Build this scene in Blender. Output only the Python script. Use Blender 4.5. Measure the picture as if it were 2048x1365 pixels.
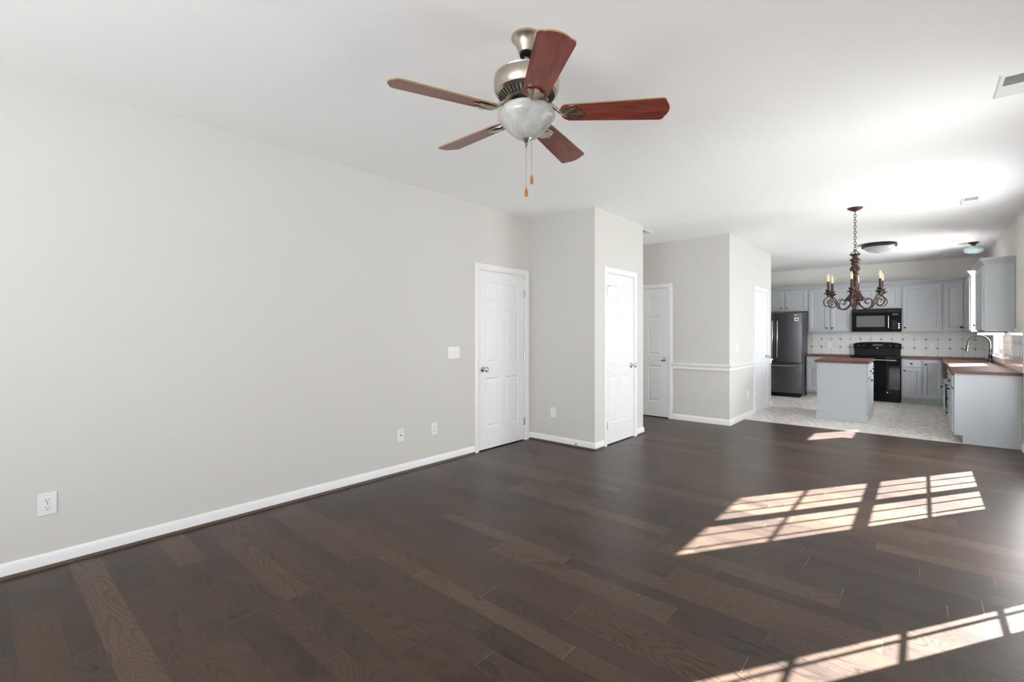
import bpy, bmesh, math, random
from mathutils import Vector, Matrix
random.seed(7)
PI = math.pi
scene = bpy.context.scene
for o in list(bpy.data.objects): bpy.data.objects.remove(o)

# ------------------------------------------------------------------ camera
cam_d = bpy.data.cameras.new('camera'); cam = bpy.data.objects.new('camera', cam_d)
scene.collection.objects.link(cam); scene.camera = cam
cam.location = (0, 0, 1.316); cam.rotation_euler = (PI/2, 0, 0.7158)
cam_d.sensor_width = 36; cam_d.lens = 943.19/2048*36
cam_d.shift_y = -(682.5-667.5)/2048; cam_d.clip_start = .05

# ------------------------------------------------------------------ light and exposure
scene.view_settings.view_transform = 'Standard'; scene.view_settings.look = 'None'
scene.view_settings.gamma = 1.0; scene.view_settings.exposure = 0.5
scene.view_settings.use_curve_mapping = False
w = bpy.data.worlds.new('world'); scene.world = w; w.use_nodes = True
bg = w.node_tree.nodes['Background']; bg.inputs[0].default_value = (.93, .97, 1, 1); bg.inputs[1].default_value = 3.0
SUN = Vector((-1, -1.54, -1.0)).normalized()
sd = bpy.data.lights.new('sun', 'SUN'); sd.energy = 96; sd.angle = math.radians(.45); sd.color = (.9, .955, 1)
sun = bpy.data.objects.new('sun', sd); scene.collection.objects.link(sun)
sun.rotation_euler = SUN.to_track_quat('-Z', 'Y').to_euler(); sun.location = (6, 10, 7)
def area(name, loc, d, sx, sy, power, col=(1, .995, .99)):
    l = bpy.data.lights.new(name, 'AREA'); l.shape = 'RECTANGLE'; l.size = sx; l.size_y = sy; l.energy = power; l.color = col
    o = bpy.data.objects.new(name, l); scene.collection.objects.link(o); o.location = loc
    o.rotation_euler = Vector(d).to_track_quat('-Z', 'Y').to_euler(); return o
# daylight entering through the right wall windows (the lamps stand just outside the glass)
area('daylight_dining', (1.06, 6.5, 1.25), (-1, -.45, 0), 1.4, 1.5, 50, (.97, .985, 1))
area('daylight_side', (1.06, 4.07, 1.1), (-1, .1, .25), .36, 1.9, 36)
area('daylight_sink', (1.06, 10.03, 1.55), (-1, .15, -.2), .95, .95, 66, (.93, .965, 1))
area('fill_rear', (-.85, -2.85, 1.3), (.55, 1, .9), 2.0, 1.6, 138, (.97, .985, 1))  # added fill lamp behind the camera, tilted up to brighten the ceiling

area('fill_hall', (-6.3, 6.45, 1.5), (1, 0, 0), 1.0, 1.8, 22)  # added fill lamp inside the hallway

# ------------------------------------------------------------------ materials
class NT:
    def __init__(s, name):
        s.m = bpy.data.materials.new(name); s.m.use_nodes = True
        s.t = s.m.node_tree; s.b = s.t.nodes['Principled BSDF']
    def n(s, typ, **k):
        nd = s.t.nodes.new(typ)
        for a, v in k.items(): setattr(nd, a, v)
        return nd
    def set(s, inp, v):
        if hasattr(v, 'is_output') or isinstance(v, bpy.types.NodeSocket): s.t.links.new(v, inp)
        else: inp.default_value = v
    def math(s, op, a, b=0.0, c=None):
        nd = s.n('ShaderNodeMath', operation=op); s.set(nd.inputs[0], a); s.set(nd.inputs[1], b)
        if c is not None: s.set(nd.inputs[2], c)
        return nd.outputs[0]
    def xyz(s, which='Object'):
        tc = s.n('ShaderNodeTexCoord'); sp = s.n('ShaderNodeSeparateXYZ'); s.t.links.new(tc.outputs[which], sp.inputs[0])
        return sp.outputs[0], sp.outputs[1], sp.outputs[2]
    def comb(s, a, b, c=0.0):
        nd = s.n('ShaderNodeCombineXYZ'); s.set(nd.inputs[0], a); s.set(nd.inputs[1], b); s.set(nd.inputs[2], c); return nd.outputs[0]
    def white(s, v, dim='3D'):
        nd = s.n('ShaderNodeTexWhiteNoise', noise_dimensions=dim)
        s.set(nd.inputs['W' if dim == '1D' else 'Vector'], v); return nd.outputs[0]
    def noise(s, v, scale, detail=3, rough=.5, dist=0):
        nd = s.n('ShaderNodeTexNoise'); s.set(nd.inputs['Vector'], v); nd.inputs['Scale'].default_value = scale
        nd.inputs['Detail'].default_value = detail; nd.inputs['Roughness'].default_value = rough
        nd.inputs['Distortion'].default_value = dist; return nd.outputs[0]
    def mix(s, f, a, b, typ='MIX'):
        nd = s.n('ShaderNodeMix', data_type='RGBA', blend_type=typ); s.set(nd.inputs[0], f); s.set(nd.inputs[6], a); s.set(nd.inputs[7], b)
        return nd.outputs[2]
    def ramp(s, f, stops):
        nd = s.n('ShaderNodeValToRGB'); s.set(nd.inputs[0], f)
        while len(nd.color_ramp.elements) < len(stops): nd.color_ramp.elements.new(.5)
        for e, (p, c) in zip(nd.color_ramp.elements, stops): e.position = p; e.color = c
        return nd.outputs[0]
    def smooth(s, v, a, b):
        nd = s.n('ShaderNodeMapRange', interpolation_type='SMOOTHSTEP'); s.set(nd.inputs[0], v); nd.inputs[1].default_value = a; nd.inputs[2].default_value = b
        return nd.outputs[0]
    def bump(s, h, strength=.3, dist=.002):
        nd = s.n('ShaderNodeBump'); nd.inputs['Strength'].default_value = strength; nd.inputs['Distance'].default_value = dist
        s.set(nd.inputs['Height'], h); s.t.links.new(nd.outputs[0], s.b.inputs['Normal'])
def lin(c): return tuple((x/255/12.92 if x/255 <= .04045 else ((x/255+.055)/1.055)**2.4) for x in c) + (1,)
def simple(name, col, rough=.5, metal=0, coat=0, bumpy=0, bs=200, spec=.5, emit=None, es=0, var=0):
    t = NT(name); t.b.inputs['Base Color'].default_value = lin(col); t.b.inputs['Roughness'].default_value = rough
    t.b.inputs['Metallic'].default_value = metal; t.b.inputs['Coat Weight'].default_value = coat
    t.b.inputs['Specular IOR Level'].default_value = spec
    tc = t.n('ShaderNodeTexCoord')
    if bumpy: t.bump(t.noise(tc.outputs['Object'], bs, 3), bumpy, .001)
    if var:
        c = lin(col); n = t.noise(tc.outputs['Object'], 3, 4)
        t.set(t.b.inputs['Base Color'], t.mix(n, tuple(x*(1-var) for x in c[:3])+(1,), tuple(min(1, x*(1+var)) for x in c[:3])+(1,)))
    if emit: t.b.inputs['Emission Color'].default_value = lin(emit); t.b.inputs['Emission Strength'].default_value = es
    return t.m
M = {}
M['wall'] = simple('warm_grey_wall_paint', (213, 211, 207), .75, bumpy=.08, bs=260)
M['kitchen_wall'] = simple('cream_wall_paint', (220, 216, 210), .7, bumpy=.08, bs=260)
M['ceiling'] = simple('white_ceiling_paint', (249, 249, 250), .9, bumpy=.1, bs=180)
M['trim'] = simple('white_semi_gloss_trim', (238, 239, 241), .35, bumpy=.02, bs=60)
M['door'] = simple('white_door_paint', (236, 237, 240), .38, bumpy=.03, bs=80)
M['plate'] = simple('white_plastic_plate', (236, 235, 238), .35)
M['dark'] = simple('dark_slot', (30, 30, 30), .6)
M['cab'] = simple('grey_blue_cabinet_paint', (169, 172, 175), .42, bumpy=.05, bs=120, var=.03)
M['nickel'] = simple('brushed_nickel', (190, 180, 168), .28, 1, bumpy=.05, bs=400)
M['chrome'] = simple('satin_chrome', (205, 205, 208), .2, 1)
M['black_metal'] = simple('oil_dark_knob_metal', (38, 36, 36), .35, .6)
M['black'] = simple('gloss_black_enamel', (6, 6, 7), .16, spec=.16)
M['black_matte'] = simple('matte_black_plastic', (10, 10, 11), .4, spec=.2)
M['black_glass'] = simple('black_oven_glass', (4, 4, 5), .04, spec=.4)
M['screen'] = simple('microwave_window_mesh', (84, 84, 86), .3, spec=.3)
M['steel'] = simple('dark_stainless_steel', (88, 88, 91), .22, 1, bumpy=.04, bs=90)
M['steel_l'] = simple('polished_steel_handle', (165, 165, 168), .2, 1)
M['fridge_side'] = simple('grey_fridge_side', (62, 62, 65), .45, .2)
M['bronze'] = simple('aged_bronze_chandelier', (54, 35, 31), .5, .2, bumpy=.5, bs=60, var=.4)
M['gunmetal'] = simple('gunmetal_faucet', (70, 72, 72), .22, .9)
M['white_glow'] = simple('lit_tube_diffuser', (245, 245, 240), .4, emit=(255, 250, 240), es=3.0)
M['diffuser'] = simple('grey_white_diffuser', (186, 186, 190), .5)
M['dark_ring'] = simple('dark_bronze_ring', (38, 38, 42), .35, .4)
M['mw_black'] = simple('microwave_black', (6, 6, 7), .3, spec=.06)
M['rust'] = simple('reddish_bronze_canopy', (92, 52, 48), .4, .4)
M['fob'] = simple('honey_wood_fob', (172, 100, 50), .4)
M['strip'] = simple('pale_transition_strip', (196, 190, 182), .4)
M['shoe'] = simple('dark_brown_shoe_moulding', (84, 68, 56), .35, bumpy=.1, bs=30, var=.2)
M['sticker'] = simple('white_sticker', (226, 226, 226), .5)
M['grille'] = simple('white_register_metal', (232, 232, 233), .45)
M['grille_in'] = simple('grey_register_inside', (128, 128, 130), .7)
M['bulb'] = simple('amber_glass_bulb', (236, 206, 165), .08, emit=(255, 176, 100), es=.35)
M['bulb'].node_tree.nodes['Principled BSDF'].inputs['Alpha'].default_value = .75
M['ivory'] = simple('ivory_candle_socket', (226, 216, 200), .5)
M['outside'] = simple('lawn_outside', (96, 102, 84), .95, var=.2)

t = NT('aged_rustic_bronze'); tc = t.n('ShaderNodeTexCoord')
nz = t.noise(tc.outputs['Object'], 38, 4, .6)
t.set(t.b.inputs['Base Color'], t.ramp(nz, [(.35, lin((34, 23, 21))), (.5, lin((56, 36, 31))), (.68, lin((98, 64, 53)))]))
t.b.inputs['Roughness'].default_value = .48; t.b.inputs['Metallic'].default_value = .2; t.bump(nz, .5, .003); M['bronze'] = t.m

def glass(name, tint=(1, 1, 1), refl=1.0, rough=.02):
    t = NT(name); t.t.nodes.remove(t.b); out = t.t.nodes['Material Output']
    tr = t.n('ShaderNodeBsdfTransparent'); tr.inputs[0].default_value = tint+(1,)
    gl = t.n('ShaderNodeBsdfGlossy'); gl.inputs[1].default_value = rough
    fr = t.n('ShaderNodeLayerWeight')
    ff = t.math('ADD', .04*refl, t.math('MULTIPLY', t.math('POWER', fr.outputs['Facing'], 5), .8))
    mx = t.n('ShaderNodeMixShader'); t.t.links.new(ff, mx.inputs[0])
    t.t.links.new(tr.outputs[0], mx.inputs[1]); t.t.links.new(gl.outputs[0], mx.inputs[2]); t.t.links.new(mx.outputs[0], out.inputs[0])
    return t.m
M['glass'] = glass('clear_window_glass')
t = NT('pale_aqua_lamp_glass')
t.b.inputs['Base Color'].default_value = lin((196, 224, 226)); t.b.inputs['Roughness'].default_value = .12; t.b.inputs['Alpha'].default_value = .55
M['aqua_glass'] = t.m
t = NT('alabaster_frosted_glass')
tc = t.n('ShaderNodeTexCoord'); nz = t.noise(tc.outputs['Object'], 9, 4, .6, 1.4)
t.set(t.b.inputs['Base Color'], t.ramp(nz, [(.3, (.38, .38, .365, 1)), (.7, (.56, .56, .545, 1))]))
t.b.inputs['Roughness'].default_value = .25; t.b.inputs['Subsurface Weight'].default_value = .3
t.b.inputs['Subsurface Radius'].default_value = (.05, .05, .05); M['alabaster'] = t.m

# oak floor: boards run along X, each board with its own tone and grain
t = NT('dark_oak_floorboards'); X, Y, Z = t.xyz()
PER = .65; EDG = [.10, .23, .395, .505, .65]
yy = t.math('ADD', Y, 40.03); per = t.math('FLOOR', t.math('DIVIDE', yy, PER)); pp = t.math('SUBTRACT', yy, t.math('MULTIPLY', per, PER))
row = t.math('MULTIPLY', per, 5.0); dd = pp
for e_ in EDG:
    row = t.math('ADD', row, t.math('GREATER_THAN', pp, e_)); dd = t.math('MINIMUM', dd, t.math('ABSOLUTE', t.math('SUBTRACT', pp, e_)))
r1 = t.white(row, '1D'); r2 = t.white(t.math('ADD', row, 51.3), '1D')
L = t.math('ADD', t.math('MULTIPLY', r2, .75), .62)
xs = t.math('DIVIDE', t.math('ADD', t.math('ADD', X, 40), t.math('MULTIPLY', r1, 5)), L)
col = t.math('FLOOR', xs); cf = t.math('FRACT', xs)
pid = t.white(t.comb(row, col, 3.1)); pid2 = t.white(t.comb(row, col, 9.7)); pid3 = t.white(t.comb(col, row, 4.4))
gx = t.math('ADD', X, t.math('MULTIPLY', pid, 37)); gy = t.math('ADD', Y, t.math('MULTIPLY', pid2, 11))
warp = t.noise(t.comb(t.math('MULTIPLY', gx, 1.1), t.math('MULTIPLY', gy, 5.5)), 1.0, 1.6, .4, .35)
ring = t.math('SINE', t.math('MULTIPLY', warp, t.math('ADD', 170, t.math('MULTIPLY', pid3, 170))))
fine = t.noise(t.comb(t.math('MULTIPLY', gx, 6), t.math('MULTIPLY', gy, 170)), 1.0, 4, .65)
blot = t.noise(t.comb(t.math('MULTIPLY', gx, 1.4), t.math('MULTIPLY', gy, 3)), 2.2, 4, .6, .4)
knot = t.noise(t.comb(t.math('MULTIPLY', gx, 3.1), t.math('MULTIPLY', gy, 7)), 1.6, 1)
base = t.ramp(pid, [(0, lin((54, 42, 35))), (.3, lin((70, 56, 47))), (.5, lin((60, 49, 42))), (.75, lin((76, 60, 48))), (1, lin((90, 73, 60)))])
c = t.mix(t.math('MULTIPLY', t.smooth(ring, .2, 1), t.math('ADD', .22, t.math('MULTIPLY', pid2, .45))), base, lin((30, 22, 17)))
c = t.mix(t.math('MULTIPLY', t.smooth(fine, .45, .75), .5), c, lin((36, 27, 21)))
c = t.mix(t.math('MULTIPLY', t.smooth(blot, .35, .75), .45), c, lin((84, 66, 54)))
c = t.mix(t.math('MULTIPLY', t.smooth(knot, .74, .80), .7), c, lin((36, 26, 22)))
d1 = dd
d2 = t.math('MULTIPLY', t.math('MINIMUM', cf, t.math('SUBTRACT', 1, cf)), L)
s1 = t.math('SUBTRACT', 1, t.smooth(d1, .0004, .0016)); s2 = t.math('SUBTRACT', 1, t.smooth(d2, .0005, .0018))
c = t.mix(t.math('MULTIPLY', s1, t.math('ADD', .25, t.math('MULTIPLY', pid3, .5))), c, t.mix(t.math('GREATER_THAN', pid2, .55), lin((34, 26, 21)), lin((96, 84, 73))))
c = t.mix(t.math('MULTIPLY', s2, t.math('MULTIPLY', t.smooth(pid3, .35, .9), .75)), c, lin((150, 138, 126)))
t.set(t.b.inputs['Base Color'], c)
scr = t.noise(t.comb(t.math('MULTIPLY', gx, 55), t.math('MULTIPLY', gy, 5)), 1.0, 2)
t.set(t.b.inputs['Roughness'], t.math('ADD', .22, t.math('ADD', t.math('MULTIPLY', fine, .14), t.math('MULTIPLY', blot, .10))))
hgt = t.math('SUBTRACT', t.math('ADD', t.math('MULTIPLY', fine, .35), t.math('MULTIPLY', t.smooth(scr, .6, .8), t.math('MULTIPLY', t.smooth(pid2, .55, .8), .5))), t.math('MAXIMUM', s1, s2))
t.bump(hgt, .35, .0012); t.b.inputs['Specular IOR Level'].default_value = .26; M['oak'] = t.m

# kitchen vinyl: small stone mosaic
t = NT('mosaic_vinyl'); X, Y, Z = t.xyz()
CS = .305
fx = t.math('MULTIPLY', t.math('FRACT', t.math('DIVIDE', X, CS)), 6); fy = t.math('MULTIPLY', t.math('FRACT', t.math('DIVIDE', Y, CS)), 6)
ix = t.math('FLOOR', fx); iy = t.math('FLOOR', fy); qx = t.math('FRACT', fx); qy = t.math('FRACT', fy)
ed = t.math('MINIMUM', t.math('MINIMUM', qx, t.math('SUBTRACT', 1, qx)), t.math('MINIMUM', qy, t.math('SUBTRACT', 1, qy)))
gr = t.math('SUBTRACT', 1, t.smooth(ed, .04, .13))
rnd = t.white(t.comb(t.math('FLOOR', t.math('MULTIPLY', X, 6/CS)), t.math('FLOOR', t.math('MULTIPLY', Y, 6/CS)), 1))
rad = t.math('ADD', t.math('POWER', t.math('SUBTRACT', fx, 3), 2), t.math('POWER', t.math('SUBTRACT', fy, 3), 2))
med = t.math('SINE', t.math('MULTIPLY', t.math('SQRT', rad), 3.6))
c = t.ramp(rnd, [(0, lin((196, 188, 180))), (.5, lin((230, 225, 219))), (1, lin((250, 248, 245)))])
c = t.mix(t.math('MULTIPLY', t.smooth(med, .2, .9), .55), c, lin((160, 147, 134)))
c = t.mix(t.math('MULTIPLY', gr, .6), c, lin((232, 228, 221)))
bl = t.noise(t.comb(X, Y, 0), 1.7, 4); c = t.mix(t.math('MULTIPLY', bl, .35), c, lin((186, 175, 163)))
t.set(t.b.inputs['Base Color'], c); t.b.inputs['Roughness'].default_value = .38; t.bump(gr, .2, .001); M['vinyl'] = t.m

# glazed tile with grey diamond insets; u runs along the wall, v is height
def tile_mat(name, axis, u_off, shine):
    t = NT(name); X, Y, Z = t.xyz(); U = X if axis == 0 else Y
    S = .171
    uu = t.math('DIVIDE', t.math('SUBTRACT', U, u_off), S); vv = t.math('DIVIDE', t.math('SUBTRACT', Z, 1.2), S)
    ru = t.math('ROUND', uu); rv = t.math('ROUND', vv)
    du = t.math('ABSOLUTE', t.math('SUBTRACT', uu, ru)); dv = t.math('ABSOLUTE', t.math('SUBTRACT', vv, rv))
    dia = t.math('ADD', du, dv)
    ind = t.math('LESS_THAN', dia, .175); hole = t.math('LESS_THAN', dia, .10)
    par = t.math('ABSOLUTE', t.math('MODULO', ru, 2)); toprow = t.math('GREATER_THAN', rv, -.5)
    band = t.math('LESS_THAN', rv, .5)
    g = t.math('SUBTRACT', 1, t.smooth(t.math('MINIMUM', du, dv), .006, .014))
    body = t.mix(t.math('MULTIPLY', g, .75), lin((222, 220, 216)), lin((172, 168, 164)))
    nz = t.noise(t.comb(t.math('MULTIPLY', U, 30), t.math('MULTIPLY', Z, 30)), 1.5, 3)
    dc = t.mix(nz, lin((128, 126, 123)), lin((176, 173, 169)))
    fl = t.math('MULTIPLY', t.math('MULTIPLY', hole, t.math('SUBTRACT', 1, par)), toprow)
    f = t.math('MULTIPLY', t.math('MULTIPLY', ind, t.math('SUBTRACT', 1, fl)), band)
    t.set(t.b.inputs['Base Color'], t.mix(f, body, dc)); t.b.inputs['Roughness'].default_value = shine
    t.bump(t.math('SUBTRACT', 1, g), .3, .002); return t.m
M['tile_far'] = tile_mat('backsplash_tile_far', 0, -1.827, .3)
M['tile_right'] = tile_mat('backsplash_tile_right', 1, 12.19, .14)

def wood(name, c0, c1, c2, axis, stave=.04, rough=.45, sl=.6):
    t = NT(name); P = t.xyz(); A = P[axis]; B = P[1-axis]
    r = t.math('FLOOR', t.math('DIVIDE', B, stave)); rr = t.white(r, '1D')
    cc = t.math('FLOOR', t.math('DIVIDE', t.math('ADD', A, t.math('MULTIPLY', rr, 7)), sl))
    p = t.white(t.comb(r, cc, 2)); g = t.noise(t.comb(t.math('MULTIPLY', A, 5), t.math('MULTIPLY', t.math('ADD', B, p), 90), t.math('MULTIPLY', P[2], 40)), 1, 4, .6)
    c = t.mix(p, lin(c0), lin(c1)); c = t.mix(t.math('MULTIPLY', t.smooth(g, .4, .8), .5), c, lin(c2))
    t.set(t.b.inputs['Base Color'], c); t.b.inputs['Roughness'].default_value = rough; t.b.inputs['Specular IOR Level'].default_value = .35
    return t.m
M['block_y'] = wood('butcher_block_right_run', (88, 53, 42), (108, 70, 56), (62, 36, 27), 0)
M['block_x'] = wood('butcher_block_far_run', (84, 49, 38), (104, 65, 51), (60, 34, 25), 0)
def blade_wood():
    t = NT('cherry_blade_wood'); tc = t.n('ShaderNodeTexCoord'); sp = t.n('ShaderNodeSeparateXYZ'); t.t.links.new(tc.outputs['UV'], sp.inputs[0])
    g = t.noise(t.comb(t.math('MULTIPLY', sp.outputs[0], 5), t.math('MULTIPLY', sp.outputs[1], 42)), 1, 5, .6, .5)
    t.set(t.b.inputs['Base Color'], t.ramp(g, [(.3, lin((98, 42, 34))), (.55, lin((130, 62, 50))), (.75, lin((146, 78, 64)))]))
    t.b.inputs['Roughness'].default_value = .32; return t.m
M['blade'] = blade_wood()
M['blade_edge'] = simple('light_blade_edge', (150, 118, 74), .5)

# ------------------------------------------------------------------ geometry helpers
ORI = {}
class MB:
    def __init__(s): s.bm = bmesh.new(); s.uv = None
    def face(s, pts):
        return s.bm.faces.new([s.bm.verts.new(p) for p in pts])
    def box(s, x0, x1, y0, y1, z0, z1, mp=None):
        f = mp or (lambda a, b, c: (a, b, c))
        v = [s.bm.verts.new(f(x, y, z)) for x in (x0, x1) for y in (y0, y1) for z in (z0, z1)]
        for q in ((0, 1, 3, 2), (4, 6, 7, 5), (0, 4, 5, 1), (2, 3, 7, 6), (0, 2, 6, 4), (1, 5, 7, 3)): s.bm.faces.new([v[i] for i in q])
        return s
    def lathe(s, prof, c=(0, 0, 0), seg=32, axis=(0, 0, 1)):
        R = Vector((0, 0, 1)).rotation_difference(Vector(axis)).to_matrix(); c = Vector(c); rings = []
        for r, z in prof:
            if r < 1e-6: rings.append([s.bm.verts.new(c + R @ Vector((0, 0, z)))])
            else: rings.append([s.bm.verts.new(c + R @ Vector((r*math.cos(2*PI*i/seg), r*math.sin(2*PI*i/seg), z))) for i in range(seg)])
        for a, b in zip(rings, rings[1:]):
            for i in range(seg):
                j = (i+1) % seg
                if len(a) == 1 and len(b) == 1: continue
                if len(a) == 1: s.bm.faces.new([a[0], b[i], b[j]])
                elif len(b) == 1: s.bm.faces.new([a[i], b[0], a[j]])
                else: s.bm.faces.new([a[i], b[i], b[j], a[j]])
        if len(rings[0]) > 1: s.bm.faces.new(rings[0])
        if len(rings[-1]) > 1: s.bm.faces.new(rings[-1])
        return s
    def tube(s, pts, r, seg=10, closed=False, flat=1.0):
        pts = [Vector(p) for p in pts]; n = len(pts); rs = r if isinstance(r, (list, tuple)) else [r]*n
        up = None; rings = []
        for i, p in enumerate(pts):
            a = pts[i-1] if (i > 0 or closed) else p; b = pts[(i+1) % n] if (i < n-1 or closed) else p
            d = (b-a).normalized()
            if up is None:
                up = d.orthogonal().normalized()
            up = (up - d*up.dot(d))
            up = up.normalized() if up.length > 1e-6 else d.orthogonal().normalized()
            sd_ = d.cross(up)
            rings.append([s.bm.verts.new(p + up*rs[i]*math.cos(2*PI*k/seg) + sd_*rs[i]*flat*math.sin(2*PI*k/seg)) for k in range(seg)])
        m = n if closed else n-1
        for i in range(m):
            a, b = rings[i], rings[(i+1) % n]
            for k in range(seg): s.bm.faces.new([a[k], a[(k+1) % seg], b[(k+1) % seg], b[k]])
        if not closed: s.bm.faces.new(rings[0]); s.bm.faces.new(rings[-1])
        return s
    def sweep(s, path, prof, mp=None, closed=False):
        """path: (a,b) points; prof: closed list of (offset to the right of travel, c)."""
        f = mp or (lambda a, b, c: (a, b, c)); n = len(path); secs = []
        for i in range(n):
            p = Vector(path[i])
            d0 = (Vector(path[i])-Vector(path[i-1])).normalized() if (i > 0 or closed) else None
            d1 = (Vector(path[(i+1) % n])-Vector(path[i])).normalized() if (i < n-1 or closed) else None
            d0 = d0 or d1; d1 = d1 or d0
            n0 = Vector((d0.y, -d0.x)); n1 = Vector((d1.y, -d1.x)); m = (n0+n1); m = m/(m.dot(n0))
            secs.append([s.bm.verts.new(f(p.x+m.x*o, p.y+m.y*o, c)) for o, c in prof])
        k = len(prof)
        for i in range(n if closed else n-1):
            A, B = secs[i], secs[(i+1) % n]
            for j in range(k): s.bm.faces.new([A[j], A[(j+1) % k], B[(j+1) % k], B[j]])
        if not closed: s.bm.faces.new(secs[0]); s.bm.faces.new(secs[-1])
        return s
    def slab(s, F, u0, u1, v0, v1, d0, d1, panels=(), prof=(), bead=0):
        us = sorted({u0, u1} | {p[0] for p in panels} | {p[1] for p in panels}); vs = sorted({v0, v1} | {p[2] for p in panels} | {p[3] for p in panels})
        def q(a, b, c, d, e): s.face([F(a, c, e), F(b, c, e), F(b, d, e), F(a, d, e)])
        for i in range(len(us)-1):
            for j in range(len(vs)-1):
                a, b, c, d = us[i], us[i+1], vs[j], vs[j+1]
                if not any(abs(p[0]-a)+abs(p[1]-b)+abs(p[2]-c)+abs(p[3]-d) < 1e-6 for p in panels): q(a, b, c, d, d1); continue
                for (i0, e0), (i1, e1) in zip(prof, prof[1:]):
                    o = [(a+i0, c+i0), (b-i0, c+i0), (b-i0, d-i0), (a+i0, d-i0)]; n_ = [(a+i1, c+i1), (b-i1, c+i1), (b-i1, d-i1), (a+i1, d-i1)]
                    for k in range(4):
                        l = (k+1) % 4
                        s.face([F(*o[k], d1+e0), F(*o[l], d1+e0), F(*n_[l], d1+e1), F(*n_[k], d1+e1)])
                i1, e1 = prof[-1]
                if not bead: q(a+i1, b-i1, c+i1, d-i1, d1+e1)
                else:
                    nb = max(2, round((b-a-2*i1)/bead)); wd = (b-a-2*i1)/nb
                    for k in range(nb):
                        x0 = a+i1+k*wd; x1 = x0+wd; g = .004
                        for xa, xb, ea, eb in ((x0, x0+g, -.004, 0), (x0+g, x1-g, 0, 0), (x1-g, x1, 0, -.004)):
                            s.face([F(xa, c+i1, d1+e1+ea), F(xb, c+i1, d1+e1+eb), F(xb, d-i1, d1+e1+eb), F(xa, d-i1, d1+e1+ea)])
        q(u0, u1, v0, v1, d0)
        for i in range(len(us)-1):
            for v in (v0, v1): s.face([F(us[i], v, d0), F(us[i+1], v, d0), F(us[i+1], v, d1), F(us[i], v, d1)])
        for j in range(len(vs)-1):
            for u in (u0, u1): s.face([F(u, vs[j], d0), F(u, vs[j+1], d0), F(u, vs[j+1], d1), F(u, vs[j], d1)])
        return s
    def text(s, body, F, u, v, d, size, th=.0008):
        cu = bpy.data.curves.new('t', 'FONT'); cu.body = body; cu.size = size; cu.extrude = th; cu.align_x = 'CENTER'; cu.align_y = 'CENTER'
        o = bpy.data.objects.new('t', cu); me = bpy.data.meshes.new_from_object(o)
        base = len(s.bm.verts); vs = [s.bm.verts.new(F(u+p.co.x, v+p.co.y, d+p.co.z)) for p in me.vertices]
        for pl in me.polygons:
            try: s.bm.faces.new([vs[i] for i in pl.vertices])
            except ValueError: pass
        bpy.data.objects.remove(o); bpy.data.meshes.remove(me); return s
    def build(s, name, mat, parent=None, smooth=False, bevel=0, origin=None, weld=True):
        bm = s.bm
        if weld: bmesh.ops.remove_doubles(bm, verts=bm.verts, dist=1e-5)
        bmesh.ops.recalc_face_normals(bm, faces=bm.faces)
        xs_ = [v.co for v in bm.verts]
        mn = Vector((min(v.x for v in xs_), min(v.y for v in xs_), min(v.z for v in xs_))); mxv = Vector((max(v.x for v in xs_), max(v.y for v in xs_), max(v.z for v in xs_)))
        c = Vector(origin) if origin is not None else Vector(((mn.x+mxv.x)/2, (mn.y+mxv.y)/2, mn.z))
        for v in bm.verts: v.co -= c
        me = bpy.data.meshes.new(name); bm.to_mesh(me); bm.free()
        mats = mat if isinstance(mat, (list, tuple)) else [mat]
        for m_ in mats: me.materials.append(m_)
        if smooth:
            for p in me.polygons: p.use_smooth = True
            try: me.set_sharp_from_angle(angle=math.radians(38))
            except Exception: pass
        o = bpy.data.objects.new(name, me); scene.collection.objects.link(o)
        po = ORI[parent.name] if parent else Vector((0, 0, 0))
        o.location = c-po; o.parent = parent; ORI[o.name] = c
        if bevel:
            b = o.modifiers.new('bevel', 'BEVEL'); b.width = bevel; b.segments = 2; b.limit_method = 'ANGLE'; b.angle_limit = math.radians(40)
        return o
def tag(o, label, cat=None, group=None, kind=None):
    if label: o['label'] = label
    if cat: o['category'] = cat
    if group: o['group'] = group
    if kind: o['kind'] = kind
    return o
def thing(name, loc, label, cat, group=None, kind=None):
    o = bpy.data.objects.new(name, None); scene.collection.objects.link(o); o.location = loc; o.empty_display_size = .1
    ORI[o.name] = Vector(loc); return tag(o, label, cat, group, kind)
def struct(name, mb, mat, label=None, cat=None, **k):
    o = mb.build(name, mat, origin=(0, 0, 0), **k); return tag(o, label, cat, kind='structure')
# frames: u along the face, v up, d outward
def F_negx(x): return lambda u, v, d: (x-d, u, v)      # faces -x, u = Y
def F_posx(x): return lambda u, v, d: (x+d, u, v)      # faces +x, u = Y
def F_negy(y): return lambda u, v, d: (u, y-d, v)      # faces -y, u = X

# ------------------------------------------------------------------ the room
XL, XR, H = -3.711, .855, 2.743
XC, XP = -2.782, -2.072          # closet side wall, pantry side wall
Y0, Y1, Y3, Y4, Y5, Y6 = -2.6, 4.619, 5.836, 7.106, 9.554, 12.2
T = .12; XG = .92; YT = 7.78
def wall(name, F, u0, u1, holes, label, mat=None, t=T, z1=H):
    """wall face on frame plane, body behind it; holes (ua,ub,va,vb)"""
    mb = MB(); us = sorted({u0, u1} | {h[0] for h in holes} | {h[1] for h in holes})
    for a, b in zip(us, us[1:]):
        hs = sorted([h for h in holes if h[0] <= a+1e-6 and h[1] >= b-1e-6], key=lambda h: h[2]); z = 0
        for h in hs:
            if h[2] > z+1e-4: mb.box(a, b, z, h[2], -t, 0, F)
            z = h[3]
        if z < z1-1e-4: mb.box(a, b, z, z1, -t, 0, F)
    return struct(name, mb, mat or M['wall'], label, 'wall', weld=False)
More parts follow.
